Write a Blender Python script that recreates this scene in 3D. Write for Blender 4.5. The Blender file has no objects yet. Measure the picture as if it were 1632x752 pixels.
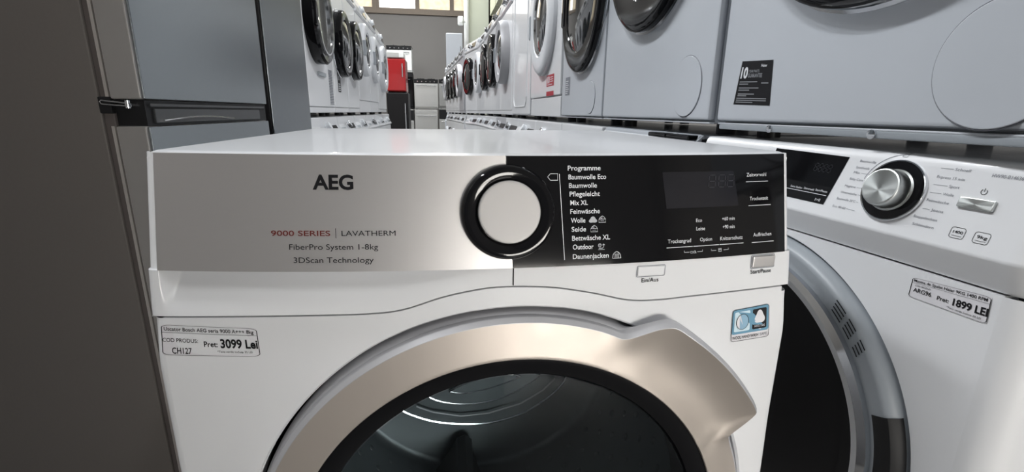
import bpy, bmesh, math, random
from math import sin, cos, pi, sqrt, atan2, radians, hypot
from mathutils import Matrix, Vector
random.seed(7)
SC = bpy.context.scene
COL = SC.collection

# ------------------------------------------------------------------ camera
cd = bpy.data.cameras.new('camera'); cam = bpy.data.objects.new('camera', cd); COL.objects.link(cam)
_r = Vector((0.98909, -0.14318, 0.01374)); P_, Y_, R_ = .2561, .1474, .0142
fw = Vector((sin(Y_)*cos(P_), cos(Y_)*cos(P_), -sin(P_)))
rt = Vector((cos(Y_), -sin(Y_), 0)); up = rt.cross(fw)
r2 = cos(R_)*rt + sin(R_)*up; u2 = -sin(R_)*rt + cos(R_)*up
M = Matrix((r2, u2, -fw)).transposed().to_4x4(); M.translation = Vector((-.051, -.403, .885))
cam.matrix_world = M
cd.sensor_width = 36; cd.lens = 36*751.34/1632; cd.clip_start = .01
SC.camera = cam

# ------------------------------------------------------------------ light and exposure
SC.view_settings.view_transform = 'Standard'; SC.view_settings.look = 'None'
SC.view_settings.exposure = 0.0; SC.view_settings.gamma = 1; SC.view_settings.use_curve_mapping = False
w = bpy.data.worlds.new('daylight'); SC.world = w; w.use_nodes = True
bg = w.node_tree.nodes['Background']; bg.inputs[0].default_value = (.93, .96, 1, 1); bg.inputs[1].default_value = .2
TUBE_W = 70.0; TUBE_BACK = 105.0
TUBES = [(-2.2, .5), (2.0, -2.6), (-2.4, 2.2), (2.4, 2.2), (-.1, 6.6), (-2.6, 5.5), (-.1, 10.2), (-2.6, 9.5)]

# ------------------------------------------------------------------ materials
def mat(name, col, rough=.4, metal=0., coat=0., noise=.0, scale=40., bump=0., emis=None, aniso=None, spec=None):
    m = bpy.data.materials.new(name); m.use_nodes = True; nt = m.node_tree; b = nt.nodes['Principled BSDF']
    b.inputs['Base Color'].default_value = (*col, 1); b.inputs['Roughness'].default_value = rough
    b.inputs['Metallic'].default_value = metal; b.inputs['Coat Weight'].default_value = coat
    b.inputs['Coat Roughness'].default_value = .06
    if spec is not None: b.inputs['Specular IOR Level'].default_value = spec
    tc = nt.nodes.new('ShaderNodeTexCoord')
    src = tc.outputs['Object']
    if aniso:
        mp = nt.nodes.new('ShaderNodeMapping'); mp.inputs['Scale'].default_value = aniso
        nt.links.new(src, mp.inputs[0]); src = mp.outputs[0]
    n = nt.nodes.new('ShaderNodeTexNoise'); n.inputs['Scale'].default_value = scale; n.inputs['Detail'].default_value = 3
    nt.links.new(src, n.inputs['Vector'])
    if noise:
        mx = nt.nodes.new('ShaderNodeMix'); mx.data_type = 'RGBA'; mx.blend_type = 'MULTIPLY'
        mx.inputs[6].default_value = (*col, 1); mx.inputs[0].default_value = 1.
        rp = nt.nodes.new('ShaderNodeMapRange'); rp.inputs[3].default_value = 1-noise; rp.inputs[4].default_value = 1+noise
        nt.links.new(n.outputs[0], rp.inputs[0]); nt.links.new(rp.outputs[0], mx.inputs[7]); nt.links.new(mx.outputs[2], b.inputs['Base Color'])
    vr = .03 if coat else .12
    rr = nt.nodes.new('ShaderNodeMapRange'); rr.inputs[3].default_value = max(0, rough*(1-vr)); rr.inputs[4].default_value = min(1, rough*(1+vr))
    nt.links.new(n.outputs[0], rr.inputs[0]); nt.links.new(rr.outputs[0], b.inputs['Roughness'])
    if bump:
        bp = nt.nodes.new('ShaderNodeBump'); bp.inputs['Strength'].default_value = bump; bp.inputs['Distance'].default_value = .002
        nt.links.new(n.outputs[0], bp.inputs['Height']); nt.links.new(bp.outputs[0], b.inputs['Normal'])
    if emis:
        b.inputs['Emission Color'].default_value = (*emis[:3], 1); b.inputs['Emission Strength'].default_value = emis[3]
    return m

def brushed_round(name, col, rough):
    m = mat(name, col, rough, 1., 0, .03, 90); nt = m.node_tree; b = nt.nodes['Principled BSDF']
    t = nt.nodes.new('ShaderNodeTangent'); t.direction_type = 'RADIAL'; t.axis = 'Y'
    b.inputs['Anisotropic'].default_value = .85; nt.links.new(t.outputs[0], b.inputs['Tangent']); return m
def glassmat(name, tint, rough=.02):
    m = bpy.data.materials.new(name); m.use_nodes = True; nt = m.node_tree; nt.nodes.clear()
    o = nt.nodes.new('ShaderNodeOutputMaterial'); t = nt.nodes.new('ShaderNodeBsdfTransparent'); g = nt.nodes.new('ShaderNodeBsdfGlossy')
    f = nt.nodes.new('ShaderNodeFresnel'); x = nt.nodes.new('ShaderNodeMixShader')
    t.inputs[0].default_value = (*tint, 1); g.inputs[0].default_value = (.9, .95, 1, 1); g.inputs[1].default_value = rough; f.inputs[0].default_value = 1.45
    nt.links.new(f.outputs[0], x.inputs[0]); nt.links.new(t.outputs[0], x.inputs[1]); nt.links.new(g.outputs[0], x.inputs[2]); nt.links.new(x.outputs[0], o.inputs[0])
    return m

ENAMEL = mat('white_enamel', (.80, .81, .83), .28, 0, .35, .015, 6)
ENAMELSHADE = mat('shaded_white_enamel', (.54, .57, .615), .30, 0, .3, .02, 6)  # white enamel made darker and bluer: shade put into the colour
PLASTICW = mat('white_plastic', (.74, .76, .79), .35, 0, .1, .015, 20)
PLASTICG = mat('grey_plastic', (.33, .36, .39), .4, 0, 0, .03, 20)
SATIN = mat('satin_silver', (.60, .585, .58), .42, .75, 0, .02, 60, 0, None, (1, 1, 30))
CHAMP = mat('champagne_metal', (.50, .45, .405), .46, .5, 0, .02, 60)
RIMM = mat('rim_silver', (.50, .50, .52), .5, .4, 0, .02, 60)
CHROME = mat('chrome', (.75, .76, .78), .12, 1., 0, .01, 30)
KNOBM = brushed_round('turned_metal', (.55, .57, .56), .34)
BLACK = mat('gloss_black', (.006, .006, .007), .07, 0, 0, .1, 20, 0, None, None, .28)
BLACKM = mat('matt_black', (.012, .012, .013), .5, 0, 0, .1, 30, 0, None, None, .25)
LCD = mat('dim_display', (.009, .009, .013), .2, 0, 0, .05, 50)
DIGIT = mat('dim_segments', (.032, .033, .04), .3, 0, 0, .05, 50)
DKGLASS = mat('dark_door_glass', (.012, .014, .016), .05, 0, .6, .1, 10)
GREYGLASS = mat('grey_door_glass', (.10, .105, .105), .08, .3, .5, .15, 8)
DRUM = mat('drum_steel', (.27, .29, .305), .5, .75, 0, .08, 30)
GLASS = glassmat('smoked_glass', (.66, .72, .74))
CAPM = mat('satin_cap', (.42, .41, .405), .5, .35, 0, .02, 60)
PLASTICD = mat('charcoal_plastic', (.03, .032, .034), .3, 0, 0, .1, 30)
TAUPE = mat('taupe_coated_steel', (.155, .14, .128), .45, .15, 0, .05, 180, .06)
TAUPED = mat('taupe_door_side', (.40, .385, .37), .38, .55, 0, .03, 60)
INOX = mat('dark_inox', (.27, .295, .31), .26, .9, 0, .05, 50, 0, None, (1, 1, 40))
INOX2 = mat('darker_inox', (.20, .22, .235), .30, .9, 0, .05, 50)
INOXL = mat('light_inox', (.62, .62, .60), .35, .7, 0, .04, 50)
GASKET = mat('grey_gasket', (.10, .085, .08), .6, 0, 0, .1, 60)
LIGHTEDGE = mat('light_metal_edge', (.62, .58, .55), .35, .7, 0, .05, 60)
RED = mat('red_enamel', (.40, .012, .014), .25, 0, .4, .05, 20)
REDS = mat('red_print', (.40, .018, .032), .5, 0, 0, .03, 50)
PAPER = mat('label_paper', (.76, .75, .78), .5, 0, 0, .02, 200)
INK = mat('black_ink', (.010, .010, .012), .5, 0, 0, .1, 100, 0, None, None, .2)
INKG = mat('grey_ink', (.20, .21, .24), .5, 0, 0, .1, 100)
INKR = mat('dark_red_ink', (.15, .022, .018), .5, 0, 0, .1, 100)
WHITEINK = mat('white_ink', (.72, .73, .76), .5, 0, 0, .05, 100)
SILVERINK = mat('silver_print', (.30, .31, .33), .4, .2, 0, .05, 100)
BLUEP = mat('blue_print', (.13, .31, .45), .4, 0, 0, .05, 100)
LIGHTBLUE = mat('pale_blue_print', (.62, .78, .86), .4, 0, 0, .05, 100)
MIDBLUE = mat('mid_blue_print', (.28, .47, .62), .4, 0, 0, .05, 100)
WALLM = mat('grey_paint', (.275, .262, .25), .8, 0, 0, .05, 3, .1)
CEILM = mat('ceiling_paint', (.55, .55, .54), .9, 0, 0, .05, 3, .1)
FLOORM = mat('floor_tile', (.10, .098, .095), .45, 0, 0, .08, 4)
FRAMEM = mat('window_frame_paint', (.27, .22, .175), .6, 0, 0, .1, 20)
PILLARM = mat('pale_green_paint', (.60, .63, .52), .7, 0, 0, .04, 5)
BEIGEM = mat('pale_beige_sheet', (.60, .60, .44), .6, 0, 0, .04, 5)
PIPEM = mat('white_pipe', (.85, .86, .84), .4, 0, 0, .03, 20)
SHOPPANE = mat('daylit_shop_pane', (.8, .8, .8), .3, 0, 0, .02, 5, 0, (1, .965, .905, 33.))
PANEW = mat('bright_window_pane', (.8, .8, .8), .3, 0, 0, .02, 5, 0, (1, .985, .95, 3.2))
def pane_mat():
    m = mat('yellowed_window_pane', (.75, .68, .5), .4)
    nt = m.node_tree; b = nt.nodes['Principled BSDF']
    v = nt.nodes.new('ShaderNodeTexNoise'); v.inputs['Scale'].default_value = 9; v.inputs['Detail'].default_value = 4
    cr = nt.nodes.new('ShaderNodeValToRGB'); cr.color_ramp.elements[0].position = .35; cr.color_ramp.elements[0].color = (.62, .50, .33, 1)
    cr.color_ramp.elements[1].position = .65; cr.color_ramp.elements[1].color = (.86, .75, .56, 1)
    tc = nt.nodes.new('ShaderNodeTexCoord'); nt.links.new(tc.outputs['Object'], v.inputs['Vector'])
    nt.links.new(v.outputs[0], cr.inputs[0]); nt.links.new(cr.outputs[0], b.inputs['Emission Color']); b.inputs['Emission Strength'].default_value = .85
    return m
PANEY = pane_mat()
LAMPM = mat('lamp_diffuser', (.9, .9, .9), .4, 0, 0, .01, 5, 0, (1, .98, .94, 9))

# ------------------------------------------------------------------ mesh helpers
def bm_(): return bmesh.new()
def merge(dst, src, mtx=None):
    if mtx is not None: bmesh.ops.transform(src, matrix=mtx, verts=src.verts)
    me = bpy.data.meshes.new('t'); src.to_mesh(me); src.free(); dst.from_mesh(me); bpy.data.meshes.remove(me); return dst
def box(bm, x0, x1, y0, y1, z0, z1, bev=0, seg=2, mtx=None):
    t = bm_(); bmesh.ops.create_cube(t, size=1)
    for v in t.verts: v.co = ((x0+x1)/2+v.co.x*(x1-x0), (y0+y1)/2+v.co.y*(y1-y0), (z0+z1)/2+v.co.z*(z1-z0))
    if bev: bmesh.ops.bevel(t, geom=t.edges[:], offset=min(bev, .45*min(abs(x1-x0), abs(y1-y0), abs(z1-z0))), segments=seg, affect='EDGES', profile=.5)
    return merge(bm, t, mtx)
def grid(bm, P, closed_u=False):
    V = [[bm.verts.new(p) for p in row] for row in P]
    n = len(V[0])
    for i in range(len(V)-1):
        for j in range(n if closed_u else n-1):
            a, b, c, d = V[i][j], V[i][(j+1) % n], V[i+1][(j+1) % n], V[i+1][j]
            try: bm.faces.new((a, b, c, d))
            except ValueError: pass
    return V
def lathe(bm, prof, cx=0, cz=0, seg=64, mtx=None, cap=True, y0=0.):
    """prof: (radius, y) revolved about the y axis through (cx, cz)"""
    t = bm_()
    rows = [[(cx+r*cos(2*pi*k/seg), y0+y, cz+r*sin(2*pi*k/seg)) for k in range(seg)] for r, y in prof if r > 1e-6]
    V = grid(t, rows, True)
    if cap and prof[-1][0] <= 1e-6:
        c = t.verts.new((cx, y0+prof[-1][1], cz)); L = V[-1]
        for k in range(seg): t.faces.new((L[k], L[(k+1) % seg], c))
    return merge(bm, t, mtx)
def plate(bm, pts, y0, y1, mtx=None):
    """closed outline in x,z extruded from y0 (front) to y1"""
    t = bm_(); A = [t.verts.new((x, y0, z)) for x, z in pts]; B = [t.verts.new((x, y1, z)) for x, z in pts]; n = len(pts)
    t.faces.new(A); t.faces.new(B[::-1])
    for i in range(n): t.faces.new((A[i], B[i], B[(i+1) % n], A[(i+1) % n]))
    return merge(bm, t, mtx)
def prism_x(bm, pts, x0, x1, bev=0):
    """closed outline in y,z extruded along x"""
    t = bm_(); A = [t.verts.new((x0, y, z)) for y, z in pts]; B = [t.verts.new((x1, y, z)) for y, z in pts]; n = len(pts)
    t.faces.new(A); t.faces.new(B[::-1])
    for i in range(n): t.faces.new((A[i], B[i], B[(i+1) % n], A[(i+1) % n]))
    bmesh.ops.recalc_face_normals(t, faces=t.faces[:])
    if bev: bmesh.ops.bevel(t, geom=t.edges[:], offset=bev, segments=2, affect='EDGES', profile=.5)
    return merge(bm, t)
def rrect(x0, x1, z0, z1, r, n=5):
    p = []
    for cx, cz, a in ((x1-r, z1-r, 0), (x0+r, z1-r, 90), (x0+r, z0+r, 180), (x1-r, z0+r, 270)):
        p += [(cx+r*cos(radians(a+90*k/n)), cz+r*sin(radians(a+90*k/n))) for k in range(n+1)]
    return p
def tube(bm, pts, r, seg=10, closed=False):
    pts = [Vector(p) for p in pts]; rows = []; n = len(pts)
    for i, p in enumerate(pts):
        a = pts[(i-1) % n] if (closed or i) else p; b = pts[(i+1) % n] if (closed or i < n-1) else p
        d = (b-a).normalized(); s = d.orthogonal().normalized() if abs(d.z) > .99 else d.cross(Vector((0, 0, 1))).normalized(); q = d.cross(s)
        rows.append([p+s*r*cos(2*pi*k/seg)+q*r*sin(2*pi*k/seg) for k in range(seg)])
    if closed: rows.append(rows[0])
    V = grid(bm, rows, True)
    if not closed: bm.faces.new(V[0][::-1]); bm.faces.new(V[-1])
    return bm
def stroke(bm, pts, wd, fn, closed=False, sub=.01):
    """flat printed line through 2D points, mapped onto a surface by fn(x,z)"""
    P = list(pts)+([pts[0]] if closed else [])
    Q = []
    for (a, b), (c, d) in zip(P, P[1:]):
        n = max(1, int(hypot(c-a, d-b)/sub))
        Q += [(a+(c-a)*k/n, b+(d-b)*k/n) for k in range(n)]
    Q.append(P[-1]); L = []; R = []
    for i, (x, z) in enumerate(Q):
        a = Q[max(0, i-1)]; b = Q[min(len(Q)-1, i+1)]
        if closed and i in (0, len(Q)-1): a, b = Q[-2], Q[1]
        dx, dz = b[0]-a[0], b[1]-a[1]; l = hypot(dx, dz) or 1; nx, nz = -dz/l*wd/2, dx/l*wd/2
        L.append(bm.verts.new(fn(x+nx, z+nz))); R.append(bm.verts.new(fn(x-nx, z-nz)))
    for i in range(len(Q)-1): bm.faces.new((L[i], L[i+1], R[i+1], R[i]))
def fillpoly(bm, pts, fn):
    try: bm.faces.new([bm.verts.new(fn(x, z)) for x, z in pts])
    except ValueError: pass
_tc = {}
def text_mesh(s, off=0.):
    k = (s, off)
    if k not in _tc:
        cu = bpy.data.curves.new('t', 'FONT'); cu.body = s; cu.size = 1; cu.offset = off; cu.resolution_u = 4
        o = bpy.data.objects.new('t', cu); COL.objects.link(o); bpy.context.view_layer.update()
        me = bpy.data.meshes.new_from_object(o.evaluated_get(bpy.context.evaluated_depsgraph_get()))
        bpy.data.objects.remove(o); bpy.data.curves.remove(cu)
        _tc[k] = ([tuple(v.co) for v in me.vertices], [tuple(p.vertices) for p in me.polygons]); bpy.data.meshes.remove(me)
    return _tc[k]
_H = None
def text(bm, s, x0, x1, z0, cap, fn, off=0., slope=0.):
    """write s from x0 to x1 with its baseline at z0 and the given capital height"""
    global _H
    if _H is None: _H = max(v[1] for v in text_mesh('H')[0])
    V, F = text_mesh(s, off)
    if not V: return
    a = min(v[0] for v in V); b = max(v[0] for v in V); sx = (x1-x0)/(b-a) if x1 is not None else cap/_H; sy = cap/_H
    B = [bm.verts.new(fn(x0+(v[0]-a)*sx, z0+v[1]*sy+slope*(v[0]-a)*sx)) for v in V]
    for f in F:
        try: bm.faces.new([B[i] for i in f])
        except ValueError: pass
def plane_fn(y): return lambda x, z: (x, y, z)
def obj(name, bm, m, parent=None, ang=35, kind=None, label=None, recalc=True, wn=True):
    if recalc: bmesh.ops.recalc_face_normals(bm, faces=bm.faces[:])
    me = bpy.data.meshes.new(name); bm.to_mesh(me); bm.free(); me.materials.append(m)
    me.shade_smooth(); me.set_sharp_from_angle(angle=radians(ang))
    o = bpy.data.objects.new(name, me); COL.objects.link(o)
    if parent: o.parent = parent
    if kind: o['kind'] = kind
    if label: o['label'] = label
    if wn:
        md = o.modifiers.new('weighted_normals', 'WEIGHTED_NORMAL'); md.keep_sharp = True; md.weight = 50
    return o
def ink(name, bm, m, parent, label=None):      # flat print: all faces front
    return obj(name, bm, m, parent, 60, None, label, False, False)
def thing(name, label, cat, loc=(0, 0, 0), rz=0, group=None):
    o = bpy.data.objects.new(name, None); COL.objects.link(o); o.location = loc; o.rotation_euler = (0, 0, rz); o.empty_display_size = .1
    o['label'] = label; o['category'] = cat
    if group: o['group'] = group
    return o
def tag(o, label, cat, group=None):
    o['label'] = label; o['category'] = cat
    if group: o['group'] = group
    return o
def sstep(a, b, x):
    t = max(0, min(1, (x-a)/(b-a))); return t*t*(3-2*t)
def lerp_tab(T, x):
    if x <= T[0][0]: return T[0][1]
    for (a, u), (b, v) in zip(T, T[1:]):
        if x <= b: return u+(v-u)*sstep(0, 1, (x-a)/(b-a))*.5+(v-u)*.5*(x-a)/(b-a)
    return T[-1][1]

# ------------------------------------------------------------------ the hall
XL, XR, YF, YB, ZC = -3.6, 3.4, -4.5, 13.5, 4.9
def sbox(name, m, *a, kind='structure', parent=None, bev=0):
    return obj(name, box(bm_(), *a, bev), m, parent, kind=kind)
sbox('floor', FLOORM, XL-.1, XR+.1, YF, YB+.1, -.06, 0)
sbox('ceiling', CEILM, XL-.1, XR+.1, YF, YB+.1, ZC, ZC+.1)
sbox('wall_left', WALLM, XL-.1, XL, YF, YB, 0, ZC)
sbox('wall_right', WALLM, XR, XR+.1, YF, YB, 0, ZC)
WZ0, WZ1 = 3.46, 4.5
b = bm_(); box(b, XL-.1, XR+.1, YB, YB+.12, 0, WZ0); box(b, XL-.1, XR+.1, YB, YB+.12, WZ1, ZC)
box(b, XL-.1, -2.75, YB, YB+.12, WZ0, WZ1); box(b, 1.2, XR+.1, YB, YB+.12, WZ0, WZ1)
obj('wall_back', b, WALLM, kind='structure')
b = bm_(); DX0, DX1, DZ1 = .45, 2.4, 1.12
box(b, XL-.1, DX0, YF-.1, YF, 0, ZC); box(b, DX1, XR+.1, YF-.1, YF, 0, ZC); box(b, DX0, DX1, YF-.1, YF, DZ1, ZC); box(b, DX0, DX1, YF-.1, YF, 0, .25)
obj('wall_front', b, WALLM, kind='structure')
b = bm_(); t = .05
for x in (DX0, (DX0+DX1)/2-t/2, DX1-t): box(b, x, x+t, YF-.08, YF+.02, .25, DZ1)
for z in (.25, DZ1-t): box(b, DX0, DX1, YF-.079, YF+.019, z, z+t)
wf = obj('window_5', b, FRAMEM, kind='structure'); obj('pane', box(bm_(), DX0+.01, DX1-.01, YF-.05, YF-.04, .26, DZ1-.01), SHOPPANE, wf)
sbox('trim_1', FRAMEM, -2.75, 1.2, YB-.06, YB, WZ0-.09, WZ0+.002)
for i, (x0, x1, m) in enumerate(((-2.75, -1.73, PANEY), (-1.66, -.62, PANEW), (-.62, .29, PANEY), (.29, 1.2, PANEY))):
    f = bm_(); t = .055
    box(f, x0, x0+t, YB-.03, YB+.08, WZ0, WZ1); box(f, x1-t, x1, YB-.03, YB+.08, WZ0, WZ1)
    box(f, x0+t, x1-t, YB-.03, YB+.08, WZ0, WZ0+t); box(f, x0+t, x1-t, YB-.03, YB+.08, WZ1-t, WZ1)
    wf = obj('window_%d' % (i+1), f, FRAMEM, kind='structure')
    obj('pane', box(bm_(), x0+t, x1-t, YB+.03, YB+.04, WZ0+t, WZ1-t), m, wf)
b = box(bm_(), -1.73, -1.66, YB-.05, YB+.08, WZ0, WZ1); obj('trim_2', b, FRAMEM, kind='structure')
sbox('column', PILLARM, .575, 1.0, 10.5, 10.9, 0, ZC, bev=.01)
obj('trim_3', tube(bm_(), [(.52, 10.45, 0), (.52, 10.45, ZC)], .055, 16), PIPEM, kind='structure')
sbox('dark_gap_post', BLACKM, 1.0, 1.12, 10.75, 10.9, 0, ZC)  # black post put in for the dark gap beside the column
# ventilation duct running along the aisle under the ceiling
b = box(bm_(), 1.0, 1.5, 7.2, 10.25, 2.83, 3.5, .012)
for y in (8.2, 9.2): box(b, .99, 1.51, y-.02, y+.02, 2.82, 3.51)
t = thing('ventilation_duct', 'pale beige boxy duct hanging high at the right of the pillar', 'duct', (0, 0, 0))
obj('duct_casing', b, BEIGEM, t)
for y in (7.8, 9.7):
    for x in (1.05, 1.45): obj('hanger_rod', tube(bm_(), [(x, y, 3.48), (x, y, ZC)], .008, 8), CHROME, t)
# floodlight on the pillar pipe
t = thing('floodlight', 'small white floodlight fixed to the pipe of the far pillar', 'light', (.42, 10.35, 2.72))
b = bm_(); box(b, -.09, .03, -.10, .0, -.09, .09, .03, 3); obj('housing', b, PIPEM, t)
b = bm_(); box(b, .0, .07, -.04, .03, -.02, .02, .006); obj('bracket', b, PIPEM, t)
b = bm_(); lathe(b, [(.05, 0), (.05, -.012), (.04, -.02), (0, -.022)], -.03, 0, 24, y0=-.095); obj('lens', b, PIPEM, t)

# ceiling tube lamps
for i, (x, y) in enumerate(TUBES):
    t = thing('tube_lamp', 'white double fluorescent lamp fixed to the hall ceiling', 'lamp', (x, y, 0), 0, 'ceiling tube lamps')
    z = ZC-.02
    b = box(bm_(), -.11, .11, -.75, .75, z-.06, z+.02, .01); obj('lamp_housing', b, PIPEM, t)
    b = bm_()
    for s in (-.05, .05): tube(b, [(s, -.72, z-.08), (s, .72, z-.08)], .016, 10)
    obj('tube', b, LAMPM, t)
    ld = bpy.data.lights.new('tube_light', 'AREA'); ld.shape = 'RECTANGLE'; ld.size = .2; ld.size_y = 1.45; ld.energy = TUBE_BACK if y > 1 else TUBE_W*(1.5 if x < 0 else .8); ld.color = (.95, .975, 1)
    lo = bpy.data.objects.new('tube_light', ld); COL.objects.link(lo); lo.parent = t; lo.location = (0, 0, z-.1)

# ------------------------------------------------------------------ the tumble dryer in front
HW = .2985
def ytop(x): return .008+.030*(x/HW)**2
def ybot(x): return -.012+.026*(x/HW)**2
def S(x, z):
    t = (.85-z)/.098; return (1-t)*ytop(x)+t*ybot(x)
def ysm(x): return -.010+.018*(x/HW)**2
SEAM = [(-.3, .713), (-.16, .713), (-.115, .7135), (-.088, .7165), (-.053, .7272), (-.0174, .7338), (.007, .7348), (.039, .733), (.057, .7305), (.0855, .7245), (.121, .7155), (.154, .7138), (.178, .7148), (.3, .7184)]
def zs(x):
    T = SEAM; n = len(T)
    if x <= T[0][0]: return T[0][1]
    for i in range(n-1):
        if x <= T[i+1][0]:
            (a, u), (c, v) = T[i], T[i+1]; h = c-a
            m0 = (v-T[i-1][1])/(c-T[i-1][0]) if i else 0; m1 = (T[i+2][1]-u)/(T[i+2][0]-a) if i+2 < n else (v-u)/h
            t = (x-a)/h; return u*(2*t**3-3*t*t+1)+h*m0*(t**3-2*t*t+t)+v*(3*t*t-2*t**3)+h*m1*(t**3-t*t)
    return T[-1][1]
DRY = thing('tumble_dryer', 'white front loading dryer with silver and black control panel and champagne door ring', 'tumble dryer', (0, 0, 0))
b = bm_()
box(b, -HW, -HW+.012, .048, .6, .02, .836); box(b, HW-.012, HW, .048, .6, .02, .836); box(b, -HW, HW, .588, .6, .02, .836); box(b, -HW, HW, .02, .6, .02, .04)
obj('cabinet', b, ENAMEL, DRY)
for sx in (-.25, .25):
    for sy in (.06, .55): obj('foot', lathe(bm_(), [(.02, -.0205), (.02, 0), (0, 0)], sx, 0, 16, Matrix.Translation((0, sy, 0)) @ Matrix.Rotation(-pi/2, 4, 'X')), BLACKM, DRY)
# worktop with a bowed front edge
b = bm_(); xs = [-HW+2*HW*k/40 for k in range(41)]
r = .006
def top_ring(ins, z):
    f = [(x*(HW-ins)/HW, ytop(x)+.0015+ins, z) for x in xs]
    return f+[(HW-ins, .3, z), (HW-ins, .6-ins, z), (0, .6-ins, z), (-HW+ins, .6-ins, z), (-HW+ins, .3, z)]
V = grid(b, [top_ring(0, .836), top_ring(0, .844), top_ring(.0018, .8483), top_ring(r, .85)], True)
bb = V[-1]; b.faces.new(bb); b.faces.new(V[0][::-1])
obj('top_panel', b, ENAMEL, DRY)
# white fascia carrying the panels; the tank drawer grip is scooped below the silver panel
def fasc(x, z):
    e = abs(x)-.2952; rnd = (.006-sqrt(max(0, .006**2-e*e))) if e > 0 else 0
    if z >= .7523: y = S(x, z)+.003
    else:
        v = (.7523-z)/(.7523-zs(x)); s = sstep(-.291, -.281, x)*(1-sstep(-.13, .006, x))
        y = ybot(x)*(1-v)+ysm(x)*v + .030*s*(1-v)**1.6
    return (x, y+rnd, z)
xs = sorted(set([-.295+.59*k/118 for k in range(119)]+[s*(.2952+.006*sin(radians(a))) for s in (-1, 1) for a in (0, 20, 40, 60, 75, 90)]+[-.291+.001*k for k in range(11)]))
rows = []
for k in range(6): rows.append([fasc(x, .8485-(.8485-.7525)*k/5) for x in xs])
for k in range(13): rows.append([fasc(x, .7522+(zs(x)-.7522)*k/12) for x in xs])
rows.append([(x, ysm(x)+.003, zs(x)-.0015) for x in xs]); rows.append([(x, ysm(x)+.03, zs(x)-.0015) for x in xs])
b = bm_(); V = grid(b, rows)
for side in (0, -1):
    L = [row[side] for row in V]; B = [b.verts.new((v.co.x, .05, v.co.z)) for v in L]
    for i in range(len(L)-1): b.faces.new((L[i], L[i+1], B[i+1], B[i]))
obj('fascia', b, ENAMEL, DRY, 50)
def panel(x0, x1, z0, z1, off, th=.004, n=40, sl=0.):
    b = bm_(); F = []
    for k in range(9):
        z = z0+(z1-z0)*k/8; q = sl*(z1-z)
        F.append([(x, S(x, z)-off, z) for x in [x0+q*(x0 > -.1)+(x1+q*(x1 < .1)-x0-q*(x0 > -.1))*j/n for j in range(n+1)]])
    V = grid(b, F); ring = V[0][:]+[r_[-1] for r_ in V[1:]]+V[-1][-2::-1]+[r_[0] for r_ in V[-2:0:-1]]
    B = [b.verts.new((v.co.x, v.co.y+th, v.co.z)) for v in ring]; m_ = len(ring)
    for i in range(m_): b.faces.new((ring[i], ring[(i+1) % m_], B[(i+1) % m_], B[i]))
    return b
SIL = obj('silver_panel', panel(-.2905, .0032, .7525, .8485, .0012, sl=.05), SATIN, DRY, label='brushed silver left half of the control panel')
BLK = obj('touch_panel', panel(.0042, .2905, .7525, .8485, .0016, sl=.05), BLACK, DRY, label='glossy black right half of the control panel')
def pf(off): return lambda x, z: (x, S(x, z)-off, z)
b = bm_(); stroke(b, [(.0087, .7522), (.009, .7352)], .0011, lambda x, z: (x, fasc(x, z)[1]-.0003, z)); ink('drawer_gap', b, INK, DRY)
fn = pf(.0016)
b = bm_(); text(b, 'AEG', -.1592, -.1257, .8207, .0113, fn, .032)
ink('brand_lettering', b, INK, SIL)
b = bm_(); text(b, '9000 SERIES', -.1948, -.1461, .7823, .0042, fn, .012); ink('series_lettering', b, INKR, SIL)
b = bm_(); stroke(b, [(-.1415, .7803), (-.1415, .7886)], .0005, fn)
for a in (("LAVATHERM", -.1368, -.0919, .7823, .0042), ("FiberPro System 1-8kg", -.1802, -.1069, .7709, .0045), ("3DScan Technology", -.177, -.1109, .76, .0045)): text(b, *a, fn)
ink('model_lettering', b, INK, SIL)
# programme print on the black panel
fn = pf(.0020); b = bm_()
for a in (("Programme", .0586, .0893, .836, .0041), ("Baumwolle Eco", .0591, .0946, .8283, .0041), ("Baumwolle", .0596, .0856, .8209, .0041), ("Pflegeleicht", .0601, .0885, .8135, .0041),
          ("Mix XL", .0607, .0771, .8059, .0041), ("Feinwäsche", .0606, .0884, .7983, .0041), ("Wolle", .0611, .0746, .7905, .0041), ("Seide", .0616, .0752, .7827, .0041),
          ("Bettwäsche XL", .0621, .098, .7748, .0042), ("Outdoor", .0627, .0822, .767, .0042), ("Daunenjacken", .0626, .0967, .7586, .0042)): text(b, *a, fn, .012)
ink('programme_lettering', b, WHITEINK, BLK); b = bm_()
for a in (("Zeitvorwahl", .2435, .2673, .8274, .0034),
          ("Trockenzeit", .2472, .2695, .8046, .0034), ("Auffrischen", .2512, .2731, .7697, .0034), ("Eco", .186, .1924, .7867, .0032), ("Leise", .1862, .1958, .779, .0032),
          ("+60 min", .2148, .2293, .7869, .0033), ("+90 min", .2155, .2292, .7792, .0033), ("Trockengrad", .156, .1804, .7684, .0035), ("Option", .1903, .2035, .7687, .0032), ("Knitterschutz", .2126, .2385, .7683, .0035)):
    text(b, *a, fn, .004)
for x0, x1, z in ((.2427, .2696, .8225), (.2456, .2726, .7996), (.2492, .2762, .764), (.1547, .1824, .7644), (.1831, .2112, .7644), (.2119, .2395, .7644)): stroke(b, [(x0, z), (x1, z)], .0006, fn)
for x0, x1 in ((.1733, .193), (.2027, .2219)):
    m_ = (x0+x1)/2
    stroke(b, [(x0, .7608), (x0, .7592), (m_-.0042, .7592)], .0004, fn); stroke(b, [(x1, .7608), (x1, .7592), (m_+.0042, .7592)], .0004, fn)
m_ = .1832
for dx in (-.002, .0012): stroke(b, [(m_+dx-.0011, .7582), (m_+dx+.0011, .7582), (m_+dx+.0011, .7598), (m_+dx-.0011, .7598)], .0004, fn, True)
stroke(b, [(m_+.0028, .7579), (m_+.0014, .7605)], .0004, fn)
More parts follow.
